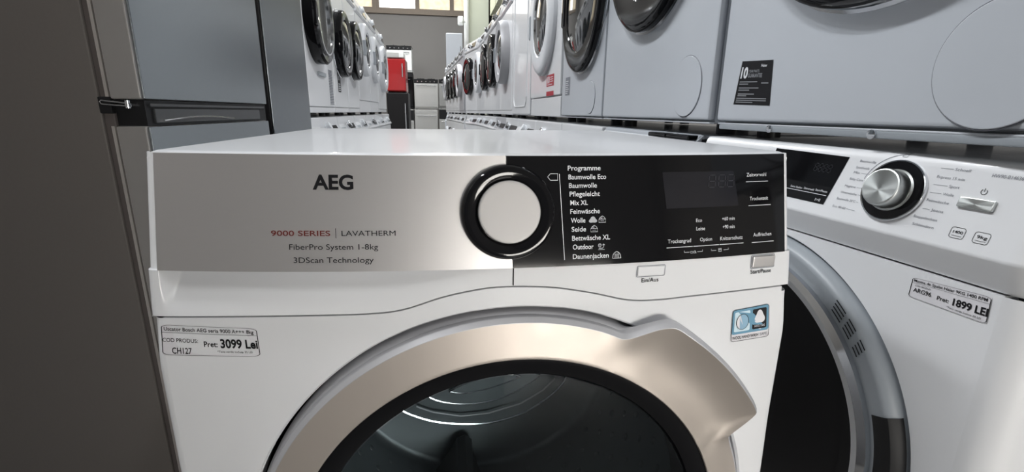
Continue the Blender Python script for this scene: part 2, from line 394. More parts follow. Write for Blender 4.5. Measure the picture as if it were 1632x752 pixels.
m_ = .2123; stroke(b, [(m_-.0016, .7579), (m_+.0016, .7579), (m_+.0016, .7607), (m_-.0016, .7607)], .0004, fn, True); stroke(b, [(m_-.0016, .7598), (m_+.0016, .7598)], .0004, fn); stroke(b, [(m_, .7579), (m_, .7598)], .0004, fn)
ink('touch_lettering', b, WHITEINK, BLK)
b = bm_()
stroke(b, [(.0402, .8306), (.0426, .8333), (.0493, .8333), (.0493, .8277), (.0426, .8277)], .0005, fn, True)
stroke(b, [(.0509, .8331), (.0549, .7582)], .0006, fn)
for x0, z0 in ((.0874, .7901), (.0797, .782)):        # wash basin and bag symbols
    stroke(b, [(x0, z0), (x0+.0064, z0), (x0+.0064, z0+.0029), (x0, z0+.0029)], .00045, fn, True)
    stroke(b, [(x0+.0003, z0+.0029), (x0+.0012, z0+.0045), (x0+.0032, z0+.0057), (x0+.0052, z0+.0045), (x0+.0061, z0+.0029)], .0004, fn)
    stroke(b, [(x0+.0024+.0008*cos(k), z0+.0042+.0008*sin(k)) for k in range(6)], .0003, fn, True); stroke(b, [(x0+.0015, z0+.0015), (x0+.005, z0+.0015)], .0003, fn)
x0, z0 = .0862, .766; stroke(b, [(x0+.002+.0015*cos(k), z0+.0038+.0015*sin(k)) for k in range(6)], .0004, fn, True)
stroke(b, [(x0+.001, z0+.0052), (x0+.002, z0+.0036), (x0+.003, z0+.0052)], .0003, fn)
stroke(b, [(x0+.001, z0+.0012), (x0+.0045, z0+.0012), (x0+.0056, z0+.0022), (x0+.0056, z0+.0045)], .0004, fn); stroke(b, [(x0+.0045, z0+.0038), (x0+.0056, z0+.005), (x0+.0067, z0+.0038)], .0004, fn); stroke(b, [(x0+.0005, z0), (x0+.0065, z0)], .0003, fn)
x0, z0 = .1004, .7576
stroke(b, [(x0, z0), (x0+.0004, z0+.003), (x0+.0018, z0+.005), (x0+.004, z0+.006), (x0+.0062, z0+.005), (x0+.0076, z0+.003), (x0+.008, z0)], .0005, fn)
for dx in (.002, .0033, .0047, .006): stroke(b, [(x0+dx, z0), (x0+dx*.8+.0008, z0+.0043)], .0004, fn)
stroke(b, [(x0, z0), (x0+.008, z0)], .0003, fn)
ink('programme_symbols', b, WHITEINK, BLK)
b = bm_(); fillpoly(b, [(.0818+.0036*(1+.18*cos(3*(a-pi/2)))*cos(a), .7924+.0027*(1+.18*cos(3*(a-pi/2)))*sin(a)) for a in [2*pi*k/30 for k in range(30)]], fn); ink('wool_symbol', b, SILVERINK, BLK)
b = bm_()
for k in range(8):
    for j in range(4):
        def q(u, v): x = .1503+.0042*(1-v)+(.0778+.0016*(1-v))*u; z = .8002+.0331*v; return fn(x, z)
        b.faces.new([b.verts.new(q(u, v)) for u, v in ((k/8, j/4), ((k+1)/8, j/4), ((k+1)/8, (j+1)/4), (k/8, (j+1)/4))])
DSP = ink('display', b, LCD, BLK)
fn2 = pf(.0023); b = bm_()
def seg8(b, x, z, w_, h_, fn, t_=.0007, sl=.08):
    for zz in (z, z+h_/2, z+h_): stroke(b, [(x+.0008+(zz-z)*sl, zz), (x+w_-.0008+(zz-z)*sl, zz)], t_, fn)
    for xx in (x, x+w_):
        for k in (0, 1): stroke(b, [(xx+(k*h_/2)*sl, z+k*h_/2+.0007), (xx+((k+1)*h_/2)*sl, z+(k+1)*h_/2-.0007)], t_, fn)
for k, x in enumerate((.1995, .2105, .2205)): seg8(b, x, .8185, .0072, .0112, fn2)
ink('display_digits', b, DIGIT, DSP)
# programme dial, square to the leaning panel
MD = Matrix.Translation((.0045, S(.0045, .8005), .8005)) @ Matrix.Rotation(-atan2(.020, .098), 4, 'X')
b = lathe(bm_(), [(.0415, .004), (.0413, -.004), (.0405, -.0078), (.0385, -.0098), (.0345, -.0105), (.0290, -.0088), (.0272, -.006), (.0272, -.003)], 0, 0, 96, MD)
DIAL = obj('program_dial', b, BLACK, DRY)
b = lathe(bm_(), [(.0269, -.003), (.0269, -.0125), (.0264, -.0135), (.0255, -.0138), (.0245, -.0138), (0, -.0138)], 0, 0, 96, MD); obj('dial_cap', b, CAPM, DIAL)
# two buttons in the white strip
def wf(off): return lambda x, z: (x, fasc(x, z)[1]-off, z)
def strip_button(name, x0, x1, z0, z1, m, proud):
    b = bm_(); yy = min(fasc(x0, z0)[1], fasc(x1, z0)[1]); tl = atan2(fasc(x0, z1)[1]-fasc(x0, z0)[1], z1-z0)
    an = atan2(fasc(x1, z0)[1]-fasc(x0, z0)[1], x1-x0); ym = fasc((x0+x1)/2, (z0+z1)/2)[1]
    mt = Matrix.Translation(((x0+x1)/2, ym, (z0+z1)/2)) @ Matrix.Rotation(an, 4, 'Z')
    box(b, -(x1-x0)/2, (x1-x0)/2, -proud, .004, -(z1-z0)/2, (z1-z0)/2, .0012, 2, mt); return obj(name, b, m, DRY)
strip_button('power_button', .1264, .154, .7385, .7478, ENAMEL, .0013)
strip_button('start_button', .2512, .2780, .7385, .7502, SATIN, .0024)
b = bm_()
for x0, x1, z in ((.1264, .154, .7384),): stroke(b, rrect(x0-.0006, x1+.0006, z-.0006, .7485, .0012), .0006, wf(.0004), True)
ink('button_outline', b, INKG, DRY); b = bm_()
stroke(b, rrect(.2504, .2786, .7378, .7510, .0012), .0007, wf(.0004), True)
ink('button_outline', b, INKG, DRY)
b = bm_(); text(b, 'Ein/Aus', .1314, .1488, .7322, .0040, wf(.0005), .008); ink('button_lettering', b, INK, DRY)
b = bm_(); text(b, 'Start/Pause', .2506, .2752, .7325, .0040, wf(.0005), .008); ink('button_lettering', b, INK, DRY)
# lower front with the raised surround of the door
DC = (.012, .4565); RH = .2570
def ybase(x, z): return ysm(x)*sstep(.665, .716, z)
def ybody(x, z):
    rr = hypot(x-DC[0], z-DC[1]); return ybase(x, z)*(1-.0)-.005*(1-sstep(.262, .304, rr))*(1-sstep(.66, .71, z))
EX = .2905; N = 288; rows = []
def ray_out(th):
    c, s = cos(th), sin(th); best = 9
    if c > 1e-6: best = min(best, (EX-DC[0])/c)
    if c < -1e-6: best = min(best, (-EX-DC[0])/c)
    if s < -1e-6: best = min(best, (.055-DC[1])/s)
    if s > 1e-6:
        t = .2
        while t < best and DC[1]+t*s < zs(DC[0]+t*c)-.0016: t += .001
        lo, hi = t-.001, t
        for _ in range(20):
            m_ = (lo+hi)/2
            if DC[1]+m_*s < zs(DC[0]+m_*c)-.0016: lo = m_
            else: hi = m_
        best = min(best, lo)
    return best
angs = [2*pi*k/N for k in range(N)]
for cxx, czz in ((EX, zs(EX)-.0016), (-EX, zs(-EX)-.0016), (EX, .055), (-EX, .055)): angs.append(atan2(czz-DC[1], cxx-DC[0]) % (2*pi))
angs = sorted(angs); outs = [ray_out(a) for a in angs]
def ring_at(fr, back=None):
    out = []
    for a, ro in zip(angs, outs):
        rr = .2590+(ro-.2590)*fr if fr >= 0 else RH; x = DC[0]+rr*cos(a); z = DC[1]+rr*sin(a)
        out.append((x, ybody(x, z) if back is None else ybody(x, z)+back, z))
    return out
rows = [ring_at(-1, .03), ring_at(-1, .0022), ring_at(0, .0)]
for k in range(1, 15): rows.append(ring_at((k/14)**1.3))
rows.append(ring_at(1, .02)); b = bm_(); grid(b, rows, True)
for s in (-1, 1):
    zz = [.055+(.7115-.055)*k/60 for k in range(61)]
    grid(b, [[(s*(EX+.008*sin(radians(a))), ybody(s*EX, z)+.008*(1-cos(radians(a))), z) for z in zz] for a in (0, 20, 40, 60, 80, 90)]+[[(s*HW, .05, z) for z in zz]])
obj('front_panel', b, ENAMEL, DRY, 40)
b = box(bm_(), -HW+.01, HW-.01, .02, .03, .022, .056, .003); obj('kick_plate', b, PLASTICW, DRY)
# price label and wool emblem
def quad_label(c00, c10, c11, c01, y):
    """label-plane map from (u,v) in the unit square to the front panel, corners given as x,z: bottom-left, bottom-right, top-right, top-left"""
    def f(u, v):
        x = c00[0]*(1-u)*(1-v)+c10[0]*u*(1-v)+c11[0]*u*v+c01[0]*(1-u)*v; z = c00[1]*(1-u)*(1-v)+c10[1]*u*(1-v)+c11[1]*u*v+c01[1]*(1-u)*v; return (x, y(x, z) if callable(y) else y, z)
    return f
def price_label(parent, f, f2, title, code, price, small, big):
    b = bm_(); fillpoly(b, rrect(0, 1, 0, 1, .06), f); P = ink('price_label', b, PAPER, parent, 'white printed price sticker')
    b = bm_()
    stroke(b, rrect(.006, .994, .02, .98, .09), .009, f2, True, .05); stroke(b, [(.006, .74), (.994, .74)], .010, f2)
    text(b, title, .03, .96, .80, .115, f2, .012)
    text(b, 'COD PRODUS:', *code[1], f2, .004); text(b, code[0], *code[2], f2, .012); text(b, 'Pret:', *price[1], f2, .012); text(b, price[0], *price[2], f2, .03); text(b, small[0], *small[1], f2, .0)
    ink('label_lettering', b, INK, P)
yb1 = lambda o: (lambda x, z: ybody(x, z)-o)
price_label(DRY, quad_label((-.2925, .6795), (-.2135, .6735), (-.2135, .7015), (-.2925, .7063), yb1(.0003)), quad_label((-.2925, .6795), (-.2135, .6735), (-.2135, .7015), (-.2925, .7063), yb1(.0006)),
            'Uscator Bosch AEG seria 9000 A+++ 8kg', ('CH127', (.01, .37, .44, .12), (.10, .30, .07, .19)), ('3099 Lei', (.43, .57, .32, .17), (.60, .985, .30, .28)), ('*Taxa verde inclusa 35 LEI', (.56, .92, .13, .07)), 1)
fw1 = quad_label((.2362, .6605), (.2780, .6650), (.2764, .6998), (.2345, .6956), yb1(.0003))
fwo = lambda o: quad_label((.2362, .6605), (.2780, .6650), (.2764, .6998), (.2345, .6956), yb1(o))
b = bm_(); fillpoly(b, rrect(0, 1, 0, 1, .07), fwo(.0003)); WL = ink('wool_care_sticker', b, PAPER, DRY, 'blue and white square emblem sticker')
b = bm_(); fillpoly(b, rrect(.01, .99, .22, .99, .07), fwo(.0005)); ink('sticker_field', b, BLUEP, WL)
b = bm_(); fillpoly(b, rrect(.07, .48, .30, .91, .04), fwo(.0007)); ink('sticker_window', b, LIGHTBLUE, WL)
b = bm_(); fillpoly(b, rrect(.55, .93, .30, .91, .04), fwo(.0007)); ink('sticker_emblem_ground', b, INK, WL)
b = bm_(); fillpoly(b, [(.275+.16*cos(k*pi/16), .60+.235*sin(k*pi/16)) for k in range(32)], fwo(.0009)); ink('drum_emblem', b, PAPER, WL)
b = bm_(); fillpoly(b, [(.275+.16*cos(k*pi/16), .60+.235*sin(k*pi/16)) for k in range(-10, 11)]+[(.29, .50), (.22, .66), (.2, .75)], fwo(.0011)); ink('drum_emblem_shade', b, MIDBLUE, WL)
b = bm_(); fillpoly(b, [(.74+.13*(1+.16*cos(3*(a-pi/2)))*cos(a), .65+.19*(1+.16*cos(3*(a-pi/2)))*sin(a)) for a in [2*pi*k/36 for k in range(36)]], fwo(.0009)); text(b, 'WOOL CARE', .60, .88, .36, .06, fwo(.0009)); ink('wool_emblem', b, PAPER, WL)
b = bm_(); stroke(b, rrect(.01, .99, .01, .99, .07), .012, fwo(.0011), True, .05); text(b, 'WOOL HAND WASH', .04, .72, .07, .09, fwo(.0009), .014)
stroke(b, [(.275+.16*cos(k*pi/12), .60+.235*sin(k*pi/12)) for k in range(24)], .012, fwo(.0013), True, .2)
ink('sticker_lettering', b, INK, WL)
b = bm_(); text(b, 'SAFE', .76, .95, .07, .09, fwo(.0009)); ink('sticker_pale_lettering', b, INKG, WL)

# door: champagne ring with a flared grip at its upper right
def grip(a):
    d = math.degrees(a) % 360
    return sstep(67, 57.5, d)*sstep(26.5, 30.5, d) if d < 180 else 0
def gripw(a):
    d = math.degrees(a) % 360
    return sstep(72, 50, d)*sstep(22, 34, d) if d < 180 else 0
RC = .0042
RI, RO = .2130, .2500
A = [2*pi*k/720 for k in range(720)]
def dring(f): return [f(a) for a in A]
def P3(rr, y, a): return (DC[0]+rr*cos(a), y, DC[1]+rr*sin(a))
def ro(a): return RO+.034*grip(a)
def yf(a): return -.0200-.0155*gripw(a)
rows = [dring(lambda a: P3(RI, -.012, a)), dring(lambda a: P3(RI, -.0255, a)), dring(lambda a: P3(RI+.001, -.0265, a))]
for k in range(1, 13):
    t_ = k/12
    def f(a, t_=t_):
        r_in = RI+.001; r_out = ro(a)-RC
        rr = r_in+(r_out-r_in)*t_
        y = -.0265*(1-t_)+yf(a)*t_+.0085*gripw(a)*sin(pi*min(1, t_*1.0))*1.1
        return P3(rr, y, a)
    rows.append(dring(f))
b = bm_(); grid(b, rows, True); DOOR = obj('door', b, CHAMP, DRY, 60, None, 'champagne metal door ring')
rows = [dring(lambda a: P3(ro(a)-RC, yf(a), a)), dring(lambda a: P3(ro(a)-RC+.0006, yf(a)+.0001, a)), dring(lambda a: P3(ro(a)-.0006, yf(a)+.0045, a)), dring(lambda a: P3(ro(a), yf(a)+.0062, a)), dring(lambda a: P3(ro(a), yf(a)*(1-grip(a))+grip(a)*(yf(a)+.0125)+.012*(1-grip(a)), a)),
        dring(lambda a: P3(ro(a)-.003*grip(a)+.0012*(1-grip(a)), yf(a)*(1-grip(a))+grip(a)*(yf(a)+.0145)+.014*(1-grip(a)), a)), dring(lambda a: P3(RO+.0032, .000-.008*grip(a), a)), dring(lambda a: P3(RO+.0032, .012, a))]
b = bm_(); grid(b, rows, True); obj('door_rim', b, RIMM, DOOR, 22, None, 'silver edge of the door ring')
b = lathe(bm_(), [(RI+.0002, -.0235), (.209, -.0240), (.199, -.0215), (.1945, -.0185), (.192, -.012)], *DC, 192); obj('inner_bezel', b, BLACK, DOOR)
b = lathe(bm_(), [(.1925, -.0165), (.17, -.0185), (.12, -.0205), (.06, -.0215), (0, -.0218)], *DC, 128); obj('door_glass', b, GLASS, DOOR)
b = lathe(bm_(), [(.249, .012), (.249, .03), (.21, .035), (.195, .03), (.192, -.012)], *DC, 128); obj('door_back', b, BLACKM, DOOR)
b = lathe(bm_(), [(.275, .02), (.275, .05), (.26, .06), (.247, .05), (.247, .031)], *DC, 128); obj('door_gasket', b, BLACKM, DRY)
# drum seen through the glass
DZ = .452; DRR = .268
b = lathe(bm_(), [(.245, .055), (DRR, .065), (DRR, .40), (.255, .415), (.15, .420)], DC[0], DZ, 128)
for j in range(9):
    for k in range(36):
        a = 2*pi*(k+.5*(j % 2))/36; y = .10+.034*j
        t_ = bm_(); bmesh.ops.create_uvsphere(t_, u_segments=8, v_segments=5, radius=.0062)
        merge(b, t_, Matrix.Translation((DC[0]+(DRR+.001)*cos(a), y, DZ+(DRR+.001)*sin(a))) @ Matrix.Scale(.55, 4, (cos(a), 0, sin(a))))
DR = obj('drum', b, DRUM, DRY, 50)
bc = (.034, .412)
b = lathe(bm_(), [(.16, .4205), (.1, .4205), (0, .4205)], DC[0], DZ, 64); obj('drum_back', b, DRUM, DR)
def crom(L, k=6):
    out = []; n = len(L)
    for i in range(n):
        p0, p1, p2, p3 = (L[(i+q) % n] for q in (-1, 0, 1, 2))
        sharp = lambda p: p in (L[0], max(L))
        for j in range(k):
            t = j/k
            m1 = [0, 0] if sharp(p1) else [(p2[c]-p0[c])/2 for c in (0, 1)]; m2 = [0, 0] if sharp(p2) else [(p3[c]-p1[c])/2 for c in (0, 1)]
            out.append(tuple(p1[c]*(2*t**3-3*t*t+1)+m1[c]*(t**3-2*t*t+t)+p2[c]*(3*t*t-2*t**3)+m2[c]*(t**3-t*t) for c in (0, 1)))
    return out
LENS = [[(-.139, .327), (-.122, .316), (-.081, .298), (-.027, .287), (.028, .285), (.091, .299), (.141, .328), (.172, .356), (.185, .379), (.17, .391), (.139, .4), (.089, .405), (.04, .403), (-.02, .392), (-.079, .369), (-.121, .346)],
        [(-.088, .358), (-.068, .347), (-.032, .338), (.01, .337), (.053, .345), (.096, .365), (.129, .387), (.108, .4), (.071, .405), (.016, .401), (-.038, .385), (-.071, .369)],
        [(-.048, .37), (-.026, .365), (.004, .367), (.034, .373), (.065, .383), (.088, .392), (.065, .398), (.028, .396), (-.008, .388), (-.034, .378)]]
for L, q, y in zip(LENS, (.0032, .0022, .0018), (.412, .404, .398)):  # drum back steps with their door-bowl reflection and glints, modelled as lens loops
    b = bm_(); plate(b, crom(L), y, .4215); obj('drum_step_reflection', b, DRUM, DR)
    tube(b := bm_(), [(x, y, z) for x, z in crom(L)], q, 8, True); obj('step_glint', b, CHROME, DR)
b = bm_(); tube(b, [(x, .4, z) for x, z in [(-.111, .341), (-.08, .326), (-.027, .313), (.028, .315), (.09, .331), (.134, .357), (.157, .381)]], .0016, 8); obj('step_glint', b, RIMM, DR)  # one more reflected line, modelled as a thin bead
for k, dg in enumerate((-100, 20, 140)):
    a = radians(dg); b = bm_(); R3 = Matrix.Translation((DC[0], 0, DZ)) @ Matrix.Rotation(-a-pi/2+pi, 4, 'Y')
    rows = [[(-.03*(1-t_)*s_ - .018*t_*s_, y, 0) for s_ in (1,)] for t_ in (0,) for y in (0,)]
    pr_ = [(-.046, DRR), (-.024, DRR-.045), (-.014, DRR-.078), (0, DRR-.086), (.014, DRR-.078), (.024, DRR-.045), (.046, DRR)]
    G = [[(x*s_, y, -(DRR-(DRR-rr)*s_)) for x, rr in pr_] for y, s_ in ((.09, .3), (.13, .55), (.2, .75), (.33, .95), (.395, 1), (.40, .97))]
    grid(b, G); bmesh.ops.transform(b, matrix=Matrix.Translation((DC[0], 0, DZ)) @ Matrix.Rotation(-(a+pi/2), 4, 'Y'), verts=b.verts)
    obj('lifter', b, PLASTICD, DR)

# ------------------------------------------------------------------ front loaders in the rows
def front(a, c):
    """location, turn and width of a machine whose front runs from a to c, left to right as seen from its front"""
    dx, dy = c[0]-a[0], c[1]-a[1]; return ((a[0]+c[0])/2, (a[1]+c[1])/2), atan2(dy, dx), hypot(dx, dy)
def door_parts(root, style, cx, cz, R, seg=72, prot=.04):
    p = prot
    if style == 'black':
        d = obj('door', lathe(bm_(), [(R, .0), (R, -p*.7), (R-.006, -p*.92), (R-.018, -p), (R*.72, -p*.9), (R*.70, -p*.7)], cx, cz, seg), BLACK, root)
        obj('door_trim', lathe(bm_(), [(R+.005, 0), (R+.005, -.004), (R+.001, -.007), (R-.001, -.007)], cx, cz, seg), CHROME, d)
        obj('door_glass', lathe(bm_(), [(R*.71, -p*.75), (R*.6, -p*.95), (R*.3, -p*1.15), (0, -p*1.2)], cx, cz, seg), DKGLASS, d)
    elif style == 'grey':
        d = obj('door', lathe(bm_(), [(R, .0), (R, -p*.8), (R-.01, -p), (R*.80, -p*.95), (R*.78, -p*.7)], cx, cz, seg), BLACK, root)
        obj('door_trim', lathe(bm_(), [(R*.80, -p*.9), (R*.79, -p*1.1), (R*.75, -p*1.1), (R*.74, -p*.8)], cx, cz, seg), CHROME, d)
        obj('door_glass', lathe(bm_(), [(R*.75, -p*.85), (R*.5, -p*.7), (0, -p*.6)], cx, cz, seg), GREYGLASS, d)
    elif style == 'white':
        d = obj('door', lathe(bm_(), [(R, .0), (R, -p*.5), (R-.012, -p*.85), (R-.035, -p), (R*.66, -p*.9), (R*.60, -p*.4)], cx, cz, seg), PLASTICW, root)
        obj('door_trim', lathe(bm_(), [(R*.62, -p*.7), (R*.615, -p*.86), (R*.585, -p*.82), (R*.57, -p*.4)], cx, cz, seg), CHROME, d)
        obj('door_glass', lathe(bm_(), [(R*.59, -p*.5), (R*.45, -p*.8), (R*.2, -p*.95), (0, -p)], cx, cz, seg), DKGLASS, d)
    else:
        d = obj('door', lathe(bm_(), [(R, .0), (R, -p*.6), (R-.01, -p), (R*.7, -p*.9), (R*.66, -p*.4)], cx, cz, seg), RIMM, root)
        obj('door_glass', lathe(bm_(), [(R*.67, -p*.6), (R*.4, -p*.9), (0, -p)], cx, cz, seg), DKGLASS, d)
    h = bm_(); box(h, cx-R*.97, cx-R*.80, -p*1.12, -p*.5, cz-.055, cz+.055, .008, 2); obj('door_handle', h, PLASTICG if style in ('white', 'silver') else BLACK, d)
    return d
def washer(name, label, cat, a, c, z0=0., h=.85, depth=.56, style='white', R=.20, dcz=.44, hatch=None, flap=None, body=ENAMELSHADE, feet=False, disp=1, dial=0., plain=False, group=None, prot=.04, lean=.02):
    (x, y), rz, wd = front(a, c); wd -= .006
    t = thing(name, label, cat, (x, y, z0), rz, group); hw = wd/2; zf = .02; zc = h-.115
    b = box(bm_(), -hw, hw, .014, depth, zf, h-.0, .008); obj('cabinet', b, body, t)
    if feet or True:
        for sx in (-hw+.05, hw-.05):
            for sy in (.07, depth-.06):
                obj('foot', lathe(bm_(), [(.018, 0), (.018, -.022), (0, -.022)], 0, 0, 14, Matrix.Translation((sx, sy, 0)) @ Matrix.Rotation(-pi/2, 4, 'X')), BLACKM, t)
    if plain:
        b = box(bm_(), -hw, hw, 0, .014, zf+.006, h-.004, .006); obj('front_panel', b, body, t)
        b = bm_(); P = rrect(-hw+.09, hw-.09, .07, h-.13, .06, 6); tube(b, [(q, -.0005, v) for q, v in P], .004, 8, True); obj('embossed_frame', b, body, t)
        return t
    b = box(bm_(), -hw, hw, 0, .016, zf+.03 if flap is None else flap+.002, zc-.002, .006); obj('front_panel', b, body, t)
    b = box(bm_(), -hw, hw, .004, .016, zf, zf+.028 if flap is None else max(flap-.002, zf+.003), .004); obj('kick_plate', b, body, t)
    b = prism_x(bm_(), [(.02, zc), (-.004, zc), (-.012, zc+.012), (lean-.008, h-.012), (lean+.004, h-.001), (lean+.03, h-.001)], -hw, hw, .003); cp = obj('control_panel', b, body, t)
    sl = (lean-.008+.012)/(h-.012-zc-.012); yy = lambda z: -.012+(z-zc-.012)*sl
    tilt = Matrix.Rotation(-math.atan(sl), 4, 'X'); zm = (zc+h)/2
    MT = Matrix.Translation((0, yy(zm), zm)) @ tilt
    obj('detergent_drawer', box(bm_(), -hw+.015, -hw+.17, -.004, .004, -.036, .036, .003, 2, MT), body, cp)
    obj('drawer_grip', box(bm_(), -hw+.03, -hw+.155, -.005, -.002, -.030, -.012, .002, 2, MT), PLASTICG, cp)
    obj('program_dial', lathe(bm_(), [(.030, .002), (.030, -.006), (.026, -.008), (.0235, -.008), (.022, -.026), (.020, -.028), (0, -.028)], dial, 0, 32, MT), CHROME if style != 'white' else PLASTICW, cp)
    if disp:
        x0 = dial+.06; x1 = hw-.04
        dp = obj('display', box(bm_(), x0, x1, -.0035, .003, -.026, .050 if z0 == 0 else .028, .001, 1, MT), BLACKM if z0 == 0 else BLACK, cp)
        b = bm_()
        for k in range(4): box(b, x0+.01+k*(x1-x0-.02)/4, x0+.005+(k+1)*(x1-x0-.02)/4, -.004, .002, -.034, -.029, .001, 1, MT)
        obj('button', b, PLASTICG, cp)
    if R: door_parts(t, style, 0 if not isinstance(dcz, tuple) else dcz[0], dcz if not isinstance(dcz, tuple) else dcz[1], R, prot=prot)
    if hatch:
        hx, hz, hr = hatch
        b = lathe(bm_(), [(hr, .001), (hr, -.0014), (hr-.0006, -.0018), (hr-.0010, -.0018), (hr-.003, -.0018), (0, -.0018)], hx, hz, 64); hh = obj('filter_hatch', b, body, t)
        b = lathe(bm_(), [(hr+.0016, -.0002), (hr+.0008, -.0009), (hr, -.0002)], hx, hz, 64, None, False); obj('hatch_gap', b, INKG, hh)
    return t

# upper right row, near to far: front left corner is the far one
XU = .42
ups = {}
U1 = washer('washing_machine', 'large white washer stacked nearest on the right with a black guarantee sticker', 'washing machine', (.43, .400), (.43, -.197), .85, .85, .56, 'black', .245, (.0, .40), (.135, .082, .056), .024, ENAMELSHADE, prot=.026)
b = box(bm_(), -.29, .29, .004, .03, .012, .021, .002); lip = obj('base_lip', b, PLASTICG, U1)
for x in (-.155, .02, .18): obj('base_screw', lathe(bm_(), [(.0055, 0), (.0055, -.002), (.003, -.0026), (0, -.0022)], x, .0165, 16, None, True, .004), CHROME, lip)
f = quad_label((-.248, .053), (-.157, .050), (-.163, .1145), (-.238, .1195), -.0004); f2 = quad_label((-.248, .053), (-.157, .050), (-.163, .1145), (-.238, .1195), -.0008)
b = bm_(); fillpoly(b, [(0, 0), (1, 0), (1, 1), (0, 1)], f); GL = ink('guarantee_sticker', b, INK, U1, 'black square sticker with white print')
b = bm_(); text(b, '10', .05, .27, .62, .23, f2, .04); ink('sticker_numeral', b, WHITEINK, GL)
b = bm_(); text(b, 'Haier', .66, .84, .86, .06, f2, .02); ink('brand_lettering', b, WHITEINK, GL)
b = bm_(); text(b, 'YEAR PARTS', .30, .62, .74, .06, f2, .01); text(b, 'GUARANTEE', .29, .72, .63, .085, f2, .02)
for x0, x1, z in ((.06, .60, .53), (.06, .34, .48), (.07, .66, .39), (.07, .40, .34), (.08, .56, .25), (.08, .34, .21), (.06, .9, .15), (.06, .9, .105), (.06, .55, .06), (.72, .92, .5)): stroke(b, [(x0, z), (x1, z)], .022, f2)
ink('small_print', b, SILVERINK, GL)
U2 = washer('washing_machine', 'white washer with black door and bare round filter hatch stacked second on the right', 'washing machine', (XU, .988), (XU, .404), .85, .85, .56, 'black', .235, (0, .452), (.20, .088, .056), .024, ENAMELSHADE, prot=.026)
U3 = washer('washing_machine', 'white washer with tall black door and a small grey sticker at its lower left', 'washing machine', (XU, 1.49), (XU, .995), .85, .85, .56, 'black', .222, (.03, .390), (.13, .085, .05), .024, ENAMELSHADE, prot=.026)
f = quad_label((-.19, .10), (-.125, .10), (-.125, .165), (-.19, .165), -.0005); f2 = quad_label((-.19, .10), (-.125, .10), (-.125, .165), (-.19, .165), -.0009)
b = bm_(); fillpoly(b, [(0, 0), (1, 0), (1, 1), (0, 1)], f); q = ink('grey_sticker', b, INKG, U3)
b = bm_()
for k in range(7): stroke(b, [(.1, .12+.11*k), (.55+.3*((k*37) % 5)/5, .12+.11*k)], .04, f2)
ink('small_print', b, WHITEINK, q)
U4 = washer('washing_machine', 'white washer with white door ring and two red stickers', 'washing machine', (XU, 2.17), (XU, 1.52), .85, .85, .56, 'white', .235, (.0, .435), None, .105, ENAMEL, prot=.032)
(x, y), rz, wd = front((XU, 2.17), (XU, 1.52))
f = quad_label((.07, .148), (.215, .148), (.215, .196), (.07, .196), -.0005); b = bm_(); fillpoly(b, [(0, 0), (1, 0), (1, 1), (0, 1)], f)
f3 = quad_label((.07, .108), (.215, .108), (.215, .127), (.07, .127), -.0005); fillpoly(b, [(0, 0), (1, 0), (1, 1), (0, 1)], f3); q = ink('red_sticker', b, REDS, U4)
f2 = quad_label((.07, .148), (.215, .148), (.215, .196), (.07, .196), -.0009); b = bm_(); text(b, '10', .1, .42, .3, .55, f2, .04)
for k in range(3): stroke(b, [(.5, .4+.18*k), (.88, .4+.18*k)], .06, f2)
stroke(b, [(.1, .15), (.8, .15)], .05, f2); ink('sticker_print', b, WHITEINK, q)
U5 = washer('dryer', 'tall plain white appliance with an embossed frame beside the washer with red stickers', 'appliance', (XU, 2.86), (XU, 2.20), .85, .93, .6, plain=True, body=ENAMEL)
ends = [(.42, 2.88), (.417, 3.5), (.409, 4.12), (.399, 4.74), (.364, 5.36), (.262, 5.98)]
ulab = [('white washer with silver door beyond the plain white appliance', 'silver', .84), ('white washer with big dark oval door, nearer of the neighbouring dark pair', 'black', .85), ('white washer with dark oval door, farther of the neighbouring dark pair', 'black', .85),
        ('white washer with white door beyond the two dark doored ones', 'white', .84), ('white washer with narrow dark blue door below the green pillar', 'black', .85)]
for (lb, st, hh), a, c in zip(ulab, ends[1:], ends):
    washer('washing_machine', lb, 'washing machine', a, c, .85, hh, .5, st, .215, .45, None, None, ENAMEL, prot=.06, group='washers stacked on the right row')
ends = [(.246, 6.2), (.209, 6.8), (.171, 7.4), (.135, 8.0), (.085, 8.6), (.039, 9.2)]
ulab = [('small silver washer first in the far right block', 'silver', RIMM), ('white washer with black door, second in the far right block', 'black', ENAMEL), ('white washer with black door, third in the far right block', 'black', ENAMEL),
        ('white washer with black door, fourth in the far right block', 'black', ENAMEL), ('white washer with white door at the end of the far right block', 'white', ENAMEL)]
for (lb, st, m), a, c in zip(ulab, ends[1:], ends):
    washer('washing_machine', lb, 'washing machine', a, c, .85, .85, .5, st, .215, .45, None, None, m, prot=.06, group='washers stacked on the right row')
